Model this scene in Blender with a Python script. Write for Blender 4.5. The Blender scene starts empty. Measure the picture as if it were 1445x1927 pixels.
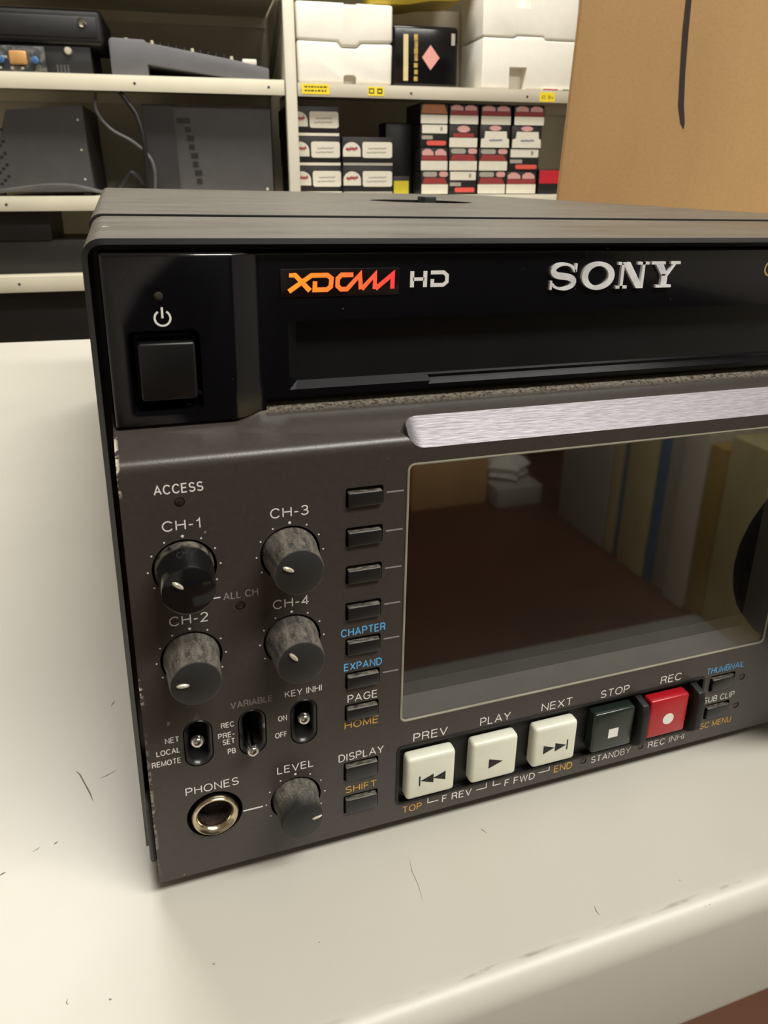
import bpy, bmesh, math, random
from mathutils import Matrix, Vector, Euler
random.seed(7)
SC = bpy.context.scene
COL = SC.collection
PI = math.pi

# ---------------------------------------------------------------- camera, light, exposure
Z0 = 0.904            # world height of the recorder's lower front edge (bench top is 0.900)
def camera():
    yaw, pit, rol = 0.3507, -0.3377, 0.0260
    cy, sy, cp, sp = math.cos(yaw), math.sin(yaw), math.cos(pit), math.sin(pit)
    fwd = Vector((sy*cp, cy*cp, sp)); right = Vector((cy, -sy, 0)); up = right.cross(fwd)
    c, s = math.cos(rol), math.sin(rol)
    r2, u2 = c*right + s*up, -s*right + c*up
    cam = bpy.data.cameras.new('camera'); o = bpy.data.objects.new('camera', cam); COL.objects.link(o)
    m = Matrix((r2, u2, -fwd)).transposed().to_4x4(); m.translation = Vector((0.0034969, -0.1229587, Z0 + 0.1354855))
    o.matrix_world = m
    cam.sensor_fit = 'VERTICAL'; cam.sensor_height = 36.0; cam.lens = 1423.05/1927*36.0
    cam.shift_x = -24.06/1927; cam.shift_y = -126.38/1927
    cam.clip_start = 0.01; cam.clip_end = 50
    cam.dof.use_dof = True; cam.dof.focus_distance = 0.172; cam.dof.aperture_fstop = 62.0
    SC.camera = o
camera()
SC.view_settings.view_transform = 'Standard'; SC.view_settings.look = 'None'
SC.view_settings.gamma = 1.0; SC.view_settings.use_curve_mapping = False
SC.view_settings.exposure = 0.0
w = bpy.data.worlds.new('world'); SC.world = w; w.use_nodes = True
w.node_tree.nodes['Background'].inputs[0].default_value = (1.0, 0.96, 0.88, 1)
w.node_tree.nodes['Background'].inputs[1].default_value = 0.05
CEIL = 2.75
FIXTURES = [  # x, y, turn, watts : ceiling fluorescent fittings over the aisles
    (0.2, 1.3, 0.0, 51.0),
    (0.85, -0.95, 0.0, 62.0),
]
def lamps():
    for x, y, rz, W in FIXTURES:
        L = bpy.data.lights.new('fluorescent_light', 'AREA'); L.shape = 'RECTANGLE'; L.size = 1.5; L.size_y = 0.42
        L.energy = W; L.color = (1.0, 0.975, 0.91)
        o = bpy.data.objects.new('fluorescent_light', L); COL.objects.link(o)
        o.location = (x, y, CEIL - 0.085); o.rotation_euler = (0, 0, rz)
lamps()

# ---------------------------------------------------------------- materials
def lin(c):
    c = c/255.0
    return c/12.92 if c <= 0.04045 else ((c+0.055)/1.055)**2.4
def rgb(t): return (lin(t[0]), lin(t[1]), lin(t[2]), 1.0)
MATS = {}
def M(name, col, rough=0.5, metal=0.0, var=0.08, scale=60.0, bump=0.0, bscale=200.0, ior=1.5, col2=None, lo=0.35, hi=0.65, stretch=(1,1,1), coat=0.0, emit=None, rvar=0.0):
    if name in MATS: return MATS[name]
    m = bpy.data.materials.new(name); m.use_nodes = True; MATS[name] = m
    nt = m.node_tree; b = nt.nodes['Principled BSDF']
    b.inputs['Roughness'].default_value = rough; b.inputs['Metallic'].default_value = metal; b.inputs['IOR'].default_value = ior
    if coat: b.inputs['Coat Weight'].default_value = coat; b.inputs['Coat Roughness'].default_value = 0.08
    tc = nt.nodes.new('ShaderNodeTexCoord'); mp = nt.nodes.new('ShaderNodeMapping')
    mp.inputs['Scale'].default_value = stretch; nt.links.new(tc.outputs['Object'], mp.inputs['Vector'])
    no = nt.nodes.new('ShaderNodeTexNoise'); no.inputs['Scale'].default_value = scale; no.inputs['Detail'].default_value = 5
    nt.links.new(mp.outputs[0], no.inputs['Vector'])
    ra = nt.nodes.new('ShaderNodeValToRGB'); ra.color_ramp.elements[0].position = lo; ra.color_ramp.elements[1].position = hi
    base = rgb(col)
    if col2 is None:
        a = tuple(max(0, v*(1-var)) for v in base[:3]) + (1,); c = tuple(min(1, v*(1+var)) for v in base[:3]) + (1,)
    else: a, c = base, rgb(col2)
    ra.color_ramp.elements[0].color = a; ra.color_ramp.elements[1].color = c
    nt.links.new(no.outputs['Fac'], ra.inputs['Fac']); nt.links.new(ra.outputs['Color'], b.inputs['Base Color'])
    if rvar:
        mr = nt.nodes.new('ShaderNodeMapRange'); mr.inputs[3].default_value = rough - rvar; mr.inputs[4].default_value = rough + rvar
        mr.inputs[1].default_value = 0.3; mr.inputs[2].default_value = 0.7
        nt.links.new(no.outputs['Fac'], mr.inputs[0]); nt.links.new(mr.outputs[0], b.inputs['Roughness'])
    if bump:
        n2 = nt.nodes.new('ShaderNodeTexNoise'); n2.inputs['Scale'].default_value = bscale; n2.inputs['Detail'].default_value = 3
        nt.links.new(mp.outputs[0], n2.inputs['Vector'])
        bp = nt.nodes.new('ShaderNodeBump'); bp.inputs['Strength'].default_value = bump; bp.inputs['Distance'].default_value = 0.0005
        nt.links.new(n2.outputs['Fac'], bp.inputs['Height']); nt.links.new(bp.outputs[0], b.inputs['Normal'])
    if emit:
        b.inputs['Emission Color'].default_value = rgb(emit[0]); b.inputs['Emission Strength'].default_value = emit[1]
    return m
def node(nt, kind, **kw):
    n = nt.nodes.new(kind)
    for k, v in kw.items(): setattr(n, k, v)
    return n
def mth(nt, op, a, b=None):
    n = nt.nodes.new('ShaderNodeMath'); n.operation = op
    for i, v in enumerate((a, b)):
        if v is None: continue
        if isinstance(v, (int, float)): n.inputs[i].default_value = v
        else: nt.links.new(v, n.inputs[i])
    return n.outputs[0]
def overlay(m, mask_fn, col, rough=None):
    """dirt, dust or chipped paint: mixes a second colour into a material where mask_fn(nt, object coords) is high"""
    nt = m.node_tree; b = nt.nodes['Principled BSDF']
    src = b.inputs['Base Color'].links[0].from_socket
    tc = nt.nodes.new('ShaderNodeTexCoord')
    fac = mask_fn(nt, tc.outputs['Object'])
    mx = nt.nodes.new('ShaderNodeMix'); mx.data_type = 'RGBA'
    nt.links.new(fac, mx.inputs[0]); nt.links.new(src, mx.inputs[6]); mx.inputs[7].default_value = rgb(col)
    nt.links.new(mx.outputs[2], b.inputs['Base Color'])
    if rough is not None:
        mr = nt.nodes.new('ShaderNodeMix'); nt.links.new(fac, mr.inputs[0])
        if b.inputs['Roughness'].links: nt.links.new(b.inputs['Roughness'].links[0].from_socket, mr.inputs[2])
        else: mr.inputs[2].default_value = b.inputs['Roughness'].default_value
        mr.inputs[3].default_value = rough; nt.links.new(mr.outputs[0], b.inputs['Roughness'])
def noise_gt(nt, vec, scale, thr, soft=0.03, detail=4, stretch=None):
    n = nt.nodes.new('ShaderNodeTexNoise'); n.inputs['Scale'].default_value = scale; n.inputs['Detail'].default_value = detail
    if stretch:
        mp = nt.nodes.new('ShaderNodeMapping'); mp.inputs['Scale'].default_value = stretch; nt.links.new(vec, mp.inputs['Vector']); vec = mp.outputs[0]
    nt.links.new(vec, n.inputs['Vector'])
    r = nt.nodes.new('ShaderNodeMapRange'); r.inputs[1].default_value = thr - soft; r.inputs[2].default_value = thr + soft
    nt.links.new(n.outputs['Fac'], r.inputs[0]); return r.outputs[0]
def band(nt, sock, a, b, soft):
    """1 between a and b, fading over soft"""
    r = nt.nodes.new('ShaderNodeMapRange'); r.inputs[1].default_value = a - soft; r.inputs[2].default_value = a + soft; nt.links.new(sock, r.inputs[0])
    s = nt.nodes.new('ShaderNodeMapRange'); s.inputs[1].default_value = b + soft; s.inputs[2].default_value = b - soft; nt.links.new(sock, s.inputs[0])
    return mth(nt, 'MULTIPLY', r.outputs[0], s.outputs[0])
def xyz(nt, vec):
    s = nt.nodes.new('ShaderNodeSeparateXYZ'); nt.links.new(vec, s.inputs[0]); return s.outputs

# recorder
panel_m = M('panel_paint', (62, 56, 52), 0.36, 0.0, 0.07, 900, 0.06, 2600, ior=1.55)
def chips(nt, v):
    x, y, z = xyz(nt, v)
    e = band(nt, x, -0.01, 0.00045, 0.0002)
    zz = mth(nt, 'ADD', band(nt, z, 0.0855, 0.0935, 0.001), band(nt, z, 0.0435, 0.0485, 0.001))
    zz = mth(nt, 'ADD', zz, mth(nt, 'MULTIPLY', band(nt, z, 0.01, 0.03, 0.01), 0.5))
    return mth(nt, 'MULTIPLY', mth(nt, 'MULTIPLY', e, zz), noise_gt(nt, v, 900, 0.5))
overlay(panel_m, chips, (205, 196, 176), 0.7)
def ledge_dust(nt, v):
    x, y, z = xyz(nt, v)
    return mth(nt, 'MULTIPLY', band(nt, z, 0.0947, 0.12, 0.0003), mth(nt, 'MULTIPLY', noise_gt(nt, v, 1500, 0.46, 0.12, 10), 0.9))
overlay(panel_m, ledge_dust, (128, 120, 104), 0.8)
overlay(panel_m, lambda nt, v: noise_gt(nt, v, 330, 0.745, 0.01, 6), (150, 145, 135), 0.8)
gloss_m = M('gloss_black', (10, 10, 14), 0.14, 0.0, 0.1, 40, 0.0, coat=0.25)
overlay(gloss_m, lambda nt, v: noise_gt(nt, v, 420, 0.735, 0.012, 8), (110, 106, 98), 0.8)
matte_black = M('matte_black', (20, 20, 20), 0.55, 0, 0.1, 300)
void_m = M('void_black', (6, 6, 6), 0.7, 0, 0.1, 300)
flap_m = M('flap_black', (8, 7, 6), 0.35, 0, 0.1, 120)
case_m = M('case_paint', (80, 75, 66), 0.38, 0.0, 0.1, 25, 0.15, 1500, rvar=0.07, stretch=(1, 3, 1))
overlay(case_m, lambda nt, v: mth(nt, 'MULTIPLY', noise_gt(nt, v, 60, 0.5, 0.25, 8), 0.22), (118, 111, 97), 0.6)
overlay(case_m, lambda nt, v: noise_gt(nt, v, 260, 0.75, 0.01, 6, (1, 0.35, 1)), (170, 165, 150), 0.7)
key_m = M('key_black', (30, 30, 30), 0.3, 0, 0.1, 200)
def key_dust(nt, v):
    x, y, z = xyz(nt, v)
    g = nt.nodes.new('ShaderNodeNewGeometry'); nn = nt.nodes.new('ShaderNodeSeparateXYZ'); nt.links.new(g.outputs['True Normal'], nn.inputs[0])
    up = nt.nodes.new('ShaderNodeMapRange'); up.inputs[1].default_value = 0.5; up.inputs[2].default_value = 0.9; nt.links.new(nn.outputs[2], up.inputs[0])
    return mth(nt, 'MULTIPLY', up.outputs[0], mth(nt, 'MULTIPLY', noise_gt(nt, v, 2200, 0.47, 0.14, 6, (0.35, 1, 1)), 0.75))
overlay(key_m, key_dust, (128, 122, 110), 0.8)
knob_m = M('knob_dusty', (38, 38, 37), 0.5, 0, 0.12, 300)
def knob_side(nt, v, r0):
    x, y, z = xyz(nt, v)
    r = mth(nt, 'SQRT', mth(nt, 'ADD', mth(nt, 'MULTIPLY', x, x), mth(nt, 'MULTIPLY', z, z)))
    return band(nt, r, r0, 1.0, 0.00012), y
def knob_dust(nt, v):
    side, y = knob_side(nt, v, 0.00432)
    return mth(nt, 'MULTIPLY', side, mth(nt, 'ADD', mth(nt, 'MULTIPLY', noise_gt(nt, v, 900, 0.48, 0.2, 10, (1, 0.3, 1)), 0.6), mth(nt, 'MULTIPLY', noise_gt(nt, v, 2600, 0.6, 0.05, 4), 0.4)))
overlay(knob_m, knob_dust, (140, 133, 120), 0.85)
knob_clean_m = M('knob_glossy', (20, 20, 21), 0.1, 0, 0.1, 300)
overlay(knob_clean_m, lambda nt, v: mth(nt, 'MULTIPLY', band(nt, xyz(nt, v)[1], -0.0014, 0.02, 0.0004), mth(nt, 'MULTIPLY', noise_gt(nt, v, 500, 0.5, 0.12, 8), 0.6)), (150, 142, 126), 0.8)
pointer_m = M('pointer_metal', (205, 198, 178), 0.35, 0.3, 0.1, 400)
chrome_m = M('chrome', (215, 214, 210), 0.08, 1.0, 0.03, 100)
nickel_m = M('nickel', (205, 192, 165), 0.2, 1.0, 0.12, 300, 0.1, 600)
silver_m = M('brushed_silver', (134, 130, 135), 0.44, 0.45, 0.2, 4500, 0.1, 3000, stretch=(0.08, 1, 1))
letter_metal = M('letter_metal', (236, 236, 236), 0.35, 0.1, 0.14, 300)
white_print = M('white_print', (238, 236, 230), 0.5, 0, 0.03, 500)
grey_print = M('grey_print', (150, 146, 140), 0.5, 0, 0.05, 500)
blue_print = M('blue_print', (98, 182, 242), 0.5, 0, 0.03, 500)
amber_print = M('amber_print', (224, 172, 76), 0.5, 0, 0.03, 500)
gold_print = M('gold_print', (196, 172, 110), 0.4, 0.3, 0.05, 500)
cream_key = M('cream_key', (226, 226, 208), 0.35, 0, 0.03, 300)
green_key = M('dark_green_key', (33, 40, 36), 0.22, 0, 0.08, 300)
red_key = M('red_key', (176, 26, 36), 0.3, 0, 0.05, 300)
def glass_sheet(name, front):
    m = bpy.data.materials.new(name); m.use_nodes = True; nt = m.node_tree; nt.nodes.clear()
    out = nt.nodes.new('ShaderNodeOutputMaterial'); tr = nt.nodes.new('ShaderNodeBsdfTransparent')
    if not front: nt.links.new(tr.outputs[0], out.inputs[0]); return m
    gl = nt.nodes.new('ShaderNodeBsdfGlossy'); gl.inputs['Roughness'].default_value = 0.03
    fr = nt.nodes.new('ShaderNodeFresnel'); fr.inputs['IOR'].default_value = 2.2
    tr.inputs[0].default_value = (0.86, 0.86, 0.85, 1)
    mx = nt.nodes.new('ShaderNodeMixShader'); ge = nt.nodes.new('ShaderNodeNewGeometry'); front_only = mth(nt, 'MULTIPLY', fr.outputs[0], mth(nt, 'SUBTRACT', 1.0, ge.outputs['Backfacing'])); nt.links.new(front_only, mx.inputs[0]); nt.links.new(tr.outputs[0], mx.inputs[1]); nt.links.new(gl.outputs[0], mx.inputs[2])
    nt.links.new(mx.outputs[0], out.inputs[0]); return m
glass_m = glass_sheet('screen_glass', True); clear_m = glass_sheet('screen_glass_rear', False)
lcd_m = M('display_black', (6, 6, 6), 0.22, 0, 0.1, 20, ior=1.45)
reflection_strip = M('painted_reflection', (58, 55, 52), 0.4, 0, 0.06, 200)
glass_edge = M('screen_edge', (150, 146, 128), 0.25, 0.0, 0.1, 200)
ledge_m = M('screen_surround', (92, 88, 84), 0.35, 0, 0.06, 300)
led_m = M('led_lens', (62, 57, 52), 0.35, 0, 0.1, 500)
led_dark = M('led_dark', (40, 33, 30), 0.35, 0, 0.1, 500)
bezel_m = M('bezel_black', (34, 34, 33), 0.3, 0, 0.1, 200)
jack_in = M('jack_dark', (58, 46, 40), 0.55, 0.3, 0.5, 500)
rubber_m = M('rubber', (24, 24, 24), 0.7, 0, 0.1, 200)
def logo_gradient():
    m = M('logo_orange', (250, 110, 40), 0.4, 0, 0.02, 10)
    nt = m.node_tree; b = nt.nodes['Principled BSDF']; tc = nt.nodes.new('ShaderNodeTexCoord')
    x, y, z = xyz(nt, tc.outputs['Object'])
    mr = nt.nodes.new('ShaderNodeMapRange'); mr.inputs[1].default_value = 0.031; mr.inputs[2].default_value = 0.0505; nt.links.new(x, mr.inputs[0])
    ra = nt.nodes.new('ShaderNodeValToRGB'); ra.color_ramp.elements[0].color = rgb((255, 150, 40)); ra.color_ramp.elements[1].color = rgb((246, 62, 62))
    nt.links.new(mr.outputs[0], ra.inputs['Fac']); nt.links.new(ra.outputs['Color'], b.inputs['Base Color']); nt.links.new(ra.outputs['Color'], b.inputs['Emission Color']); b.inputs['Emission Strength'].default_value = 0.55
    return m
logo_m = logo_gradient()
# bench and shelving
def bench_mat():
    m = M('bench_paint', (199, 195, 184), 0.38, 0, 0.035, 6, 0.02, 300)
    def specks(nt, v):
        a = noise_gt(nt, v, 210, 0.80, 0.008, 3, (1, 1.3, 1)); return mth(nt, 'MULTIPLY', a, 0.8)
    overlay(m, specks, (70, 64, 60), 0.7)
    overlay(m, lambda nt, v: mth(nt, 'MULTIPLY', noise_gt(nt, v, 22, 0.6, 0.1, 8), 0.22), (190, 184, 168), 0.5)
    def grime(nt, v):
        x, y, z = xyz(nt, v)
        n2 = noise_gt(nt, v, 190, 0.54, 0.06, 8, (0.5, 2, 1))
        n3 = noise_gt(nt, v, 24, 0.5, 0.12, 2)
        return mth(nt, 'MULTIPLY', mth(nt, 'MULTIPLY', band(nt, y, -0.0345, -0.0341, 0.0003), n2), n3)
    overlay(m, grime, (84, 74, 66), 0.8)
    return m
bench_m = bench_mat()
mark_m = M('scuff', (124, 118, 110), 0.7, 0, 0.2, 300)
shelf_m = M('shelf_paint', (226, 219, 196), 0.45, 0, 0.04, 8)
shelf_grey = M('shelf_darker', (200, 192, 172), 0.45, 0, 0.04, 8)  # darker tone, used on one right-bay shelf
shelf_back_m = M('shelf_back', (206, 200, 180), 0.6, 0, 0.06, 5)
post_m = M('post_paint', (214, 208, 190), 0.45, 0, 0.04, 8)
label_yellow = M('label_yellow', (244, 218, 40), 0.5, 0, 0.04, 60)
label_ink = M('label_ink', (60, 50, 20), 0.6, 0, 0.1, 60)
foam_m = M('foam_white', (240, 235, 222), 0.85, 0, 0.02, 40, 0.25, 260)
carton_white = M('carton_white', (206, 196, 178), 0.7, 0, 0.03, 12)
gloss_wrap = M('black_wrap', (16, 15, 16), 0.14, 0, 0.1, 20, 0.6, 14)
stripe_m = M('beige_stripe', (214, 196, 144), 0.5, 0, 0.05, 60)
stripe2_m = M('gold_stripe', (186, 152, 80), 0.5, 0, 0.3, 60)
pink_m = M('pink_label', (228, 160, 150), 0.5, 0, 0.04, 60)
black_card = M('black_card', (26, 23, 22), 0.5, 0, 0.1, 40)
white_card = M('white_card', (226, 220, 202), 0.6, 0, 0.03, 60)
grey_card = M('grey_card', (168, 162, 148), 0.6, 0, 0.05, 60)
red_card = M('red_card', (150, 52, 50), 0.55, 0, 0.06, 60)
bright_red = M('bright_red', (196, 30, 44), 0.5, 0, 0.05, 60)
coral_m = M('coral', (222, 88, 76), 0.5, 0, 0.05, 60)
pinkish = M('pinkish', (214, 160, 154), 0.55, 0, 0.05, 60)
orange_card = M('orange_card', (180, 116, 72), 0.55, 0, 0.05, 60)
script_red = M('script_red', (150, 44, 50), 0.5, 0, 0.05, 60)
ink_grey = M('ink_grey', (150, 144, 134), 0.6, 0, 0.1, 60)
ink_blue = M('ink_blue', (110, 112, 140), 0.6, 0, 0.1, 60)
olive_yellow = M('olive_yellow', (196, 180, 40), 0.5, 0, 0.05, 60)
green_m = M('green_print', (36, 140, 84), 0.5, 0, 0.05, 60)
yellow_bag = M('yellow_bag', (196, 172, 58), 0.45, 0, 0.06, 20, 0.5, 30)
equip_m = M('equipment_grey', (70, 68, 68), 0.5, 0, 0.08, 20)
equip_dark = M('equipment_dark', (44, 43, 44), 0.5, 0, 0.1, 20)
mixer_m = M('mixer_grey', (98, 97, 100), 0.5, 0, 0.06, 20)
leather_m = M('black_leather', (24, 23, 24), 0.5, 0, 0.1, 40, 0.3, 90)
board_m = M('board', (44, 48, 54), 0.5, 0.0, 0.5, 60, col2=(120, 116, 108), lo=0.45, hi=0.7)
copper_m = M('copper', (206, 156, 96), 0.4, 0.2, 0.1, 60)
cap_blue = M('cap_blue', (70, 110, 160), 0.4, 0, 0.1, 60)
cable_m = M('cable_black', (22, 22, 23), 0.45, 0, 0.1, 60)
cable_grey = M('cable_grey', (92, 92, 92), 0.4, 0, 0.1, 60)
paper_m = M('paper', (200, 194, 172), 0.7, 0, 0.03, 20)
card_m = M('cardboard', (208, 167, 115), 0.75, 0, 0.07, 14, 0.05, 400, stretch=(1, 1, 0.25))
overlay(card_m, lambda nt, v: mth(nt, 'MULTIPLY', noise_gt(nt, v, 420, 0.55, 0.1, 4), 0.18), (184, 136, 84), 0.8)
ink_black = M('marker_ink', (58, 46, 42), 0.6, 0, 0.1, 90)
floor_m = M('floor_lino', (84, 48, 28), 0.5, 0, 0.15, 5)
wall_m = M('wall_paint', (228, 224, 214), 0.8, 0, 0.03, 3)
ceil_m = M('ceiling_paint', (240, 239, 234), 0.8, 0, 0.03, 3)
lamp_m = M('lamp_housing', (226, 226, 222), 0.5, 0, 0.02, 3)

# ---------------------------------------------------------------- geometry helpers (all in millimetres)
class G:
    def __init__(s): s.b = bmesh.new()
    def _mi(s, faces, mi):
        for f in faces: f.material_index = mi
    def box(s, x0, x1, y0, y1, z0, z1, bev=0.0, mi=0, seg=2):
        t = bmesh.new()
        v = [t.verts.new(p) for p in ((x0,y0,z0),(x1,y0,z0),(x1,y1,z0),(x0,y1,z0),(x0,y0,z1),(x1,y0,z1),(x1,y1,z1),(x0,y1,z1))]
        for q in ((3,2,1,0),(4,5,6,7),(0,1,5,4),(1,2,6,5),(2,3,7,6),(3,0,4,7)): t.faces.new([v[i] for i in q])
        if bev: bmesh.ops.bevel(t, geom=t.edges[:], offset=bev, segments=seg, profile=0.5, affect='EDGES')
        return s.join(t, mi)
    def join(s, t, mi=None):
        mp = {}
        for v in t.verts: mp[v] = s.b.verts.new(v.co)
        out = []
        for f in t.faces:
            try: nf = s.b.faces.new([mp[v] for v in f.verts])
            except ValueError: continue
            nf.material_index = f.material_index if mi is None else mi; out.append(nf)
        t.free(); return out
    def loft(s, rings, mi=0, cap=True, mats=None):
        """closed rings of points, same count"""
        R = [[s.b.verts.new(p) for p in r] for r in rings]; n = len(R[0])
        for k in range(len(R)-1):
            for i in range(n):
                f = s.b.faces.new((R[k][i], R[k][(i+1) % n], R[k+1][(i+1) % n], R[k+1][i])); f.material_index = mats[k] if mats else mi
        if cap:
            f = s.b.faces.new(list(reversed(R[0]))); f.material_index = mats[0] if mats else mi
            f = s.b.faces.new(R[-1]); f.material_index = mats[-1] if mats else mi
    def prism(s, poly, axis, a, b, mi=0):
        """poly in the two other axes: axis y -> (x,z), x -> (y,z), z -> (x,y)"""
        def P(p, t): return (p[0], t, p[1]) if axis == 'y' else ((t, p[0], p[1]) if axis == 'x' else (p[0], p[1], t))
        s.loft([[P(p, a) for p in poly], [P(p, b) for p in poly]], mi)
    def lathe(s, prof, c=(0,0,0), n=48, mi=0, mats=None, axis='y', wob=None):
        rings = []
        for r, t in prof:
            ring = []
            for i in range(n):
                a = 2*PI*i/n; rr = r*(wob(a) if wob else 1)
                if axis == 'y': ring.append((c[0]+rr*math.cos(a), c[1]+t, c[2]+rr*math.sin(a)))
                else: ring.append((c[0]+rr*math.cos(a), c[1]+rr*math.sin(a), c[2]+t))
            rings.append(ring)
        s.loft(rings, mi, True, mats)
    def tube(s, pts, r, n=8, mi=0):
        pts = [Vector(p) for p in pts]; rings = []
        for i, p in enumerate(pts):
            d = (pts[min(i+1, len(pts)-1)] - pts[max(i-1, 0)]).normalized()
            a = d.cross(Vector((0, 1, 0.13))).normalized(); b = d.cross(a)
            rr = r[i] if isinstance(r, (list, tuple)) else r
            rings.append([p + a*rr*math.cos(2*PI*k/n) + b*rr*math.sin(2*PI*k/n) for k in range(n)])
        s.loft(rings, mi)
    def flat(s, pts, y, mi=0):
        """flat polygon (x,z) facing -y"""
        f = s.b.faces.new([s.b.verts.new((p[0], y, p[1])) for p in pts]); f.material_index = mi
    def disc(s, x, z, r, y, mi=0, n=16, sx=1.0):
        s.flat([(x+r*sx*math.cos(2*PI*i/n), z+r*math.sin(2*PI*i/n)) for i in range(n)], y, mi)
    def strokes(s, pts, w, y0, y1=None, mi=0):
        """broad pen strokes along (x,z) points; mitred; solid when y1 is given; w one width or one per point"""
        n = len(pts); L = []; Rr = []
        for i in range(n):
            p = Vector(pts[i]); ww = (w[i] if isinstance(w, (list, tuple)) else w)/2
            d0 = (p - Vector(pts[i-1])).normalized() if i else None
            d1 = (Vector(pts[i+1]) - p).normalized() if i < n-1 else None
            if d0 is None: d0 = d1
            if d1 is None: d1 = d0
            n0 = Vector((-d0.y, d0.x)); n1 = Vector((-d1.y, d1.x)); m = (n0+n1)
            if m.length < 1e-6: m = n0
            m.normalize(); k = ww/max(0.45, m.dot(n0))
            L.append(p+m*k); Rr.append(p-m*k)
        for i in range(n-1):
            q = [L[i], Rr[i], Rr[i+1], L[i+1]]
            if y1 is None: s.flat(q, y0, mi)
            else: s.prism([(a.x, a.y) for a in q], 'y', y0, y1, mi)
    def build(s, name, mats, parent=None, sharp=35, recalc=True, scale=0.001):
        if recalc: bmesh.ops.recalc_face_normals(s.b, faces=s.b.faces[:])
        for v in s.b.verts: v.co *= scale
        me = bpy.data.meshes.new(name); s.b.to_mesh(me); s.b.free()
        for m in (mats if isinstance(mats, (list, tuple)) else [mats]): me.materials.append(m)
        if sharp:
            for p in me.polygons: p.use_smooth = True
            me.set_sharp_from_angle(angle=math.radians(sharp))
        o = bpy.data.objects.new(name, me); COL.objects.link(o)
        if parent is not None: o.parent = parent
        return o
def cut(o, g, sharp=35):
    """subtract the closed shells in g from o"""
    c = g.build('cutter', list(o.data.materials), None, None); c.parent = o.parent; c.matrix_basis = o.matrix_basis.copy()
    md = o.modifiers.new('cut', 'BOOLEAN'); md.operation = 'DIFFERENCE'; md.solver = 'EXACT'; md.use_self = True; md.object = c
    dg = bpy.context.evaluated_depsgraph_get(); dg.update()
    me = bpy.data.meshes.new_from_object(o.evaluated_get(dg)); me.name = o.data.name
    o.modifiers.clear(); o.data = me
    bpy.data.objects.remove(c, do_unlink=True)
    for p in me.polygons: p.use_smooth = True
    me.set_sharp_from_angle(angle=math.radians(sharp))
def rrect(x0, x1, z0, z1, r, n=5):
    pts = []
    for cx, cz, a0 in ((x1-r, z1-r, 0), (x0+r, z1-r, PI/2), (x0+r, z0+r, PI), (x1-r, z0+r, 1.5*PI)):
        for i in range(n+1): a = a0 + PI/2*i/n; pts.append((cx+r*math.cos(a), cz+r*math.sin(a)))
    return pts
def empty(name, label, cat, loc=(0,0,0), mat=None, group=None):
    o = bpy.data.objects.new(name, None); o.empty_display_size = 0.02; COL.objects.link(o)
    if mat is not None: o.matrix_world = mat
    else: o.location = loc
    tag(o, label, cat, group); return o
def tag(o, label, cat, group=None):
    o['label'] = label; o['category'] = cat
    if group: o['group'] = group
    return o
def struct(o): o['kind'] = 'structure'; return o
def arc(cx, cy, rx, ry, a0, a1, n=8):
    return [(cx+rx*math.cos(math.radians(a0+(a1-a0)*i/n)), cy+ry*math.sin(math.radians(a0+(a1-a0)*i/n))) for i in range(n+1)]
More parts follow.
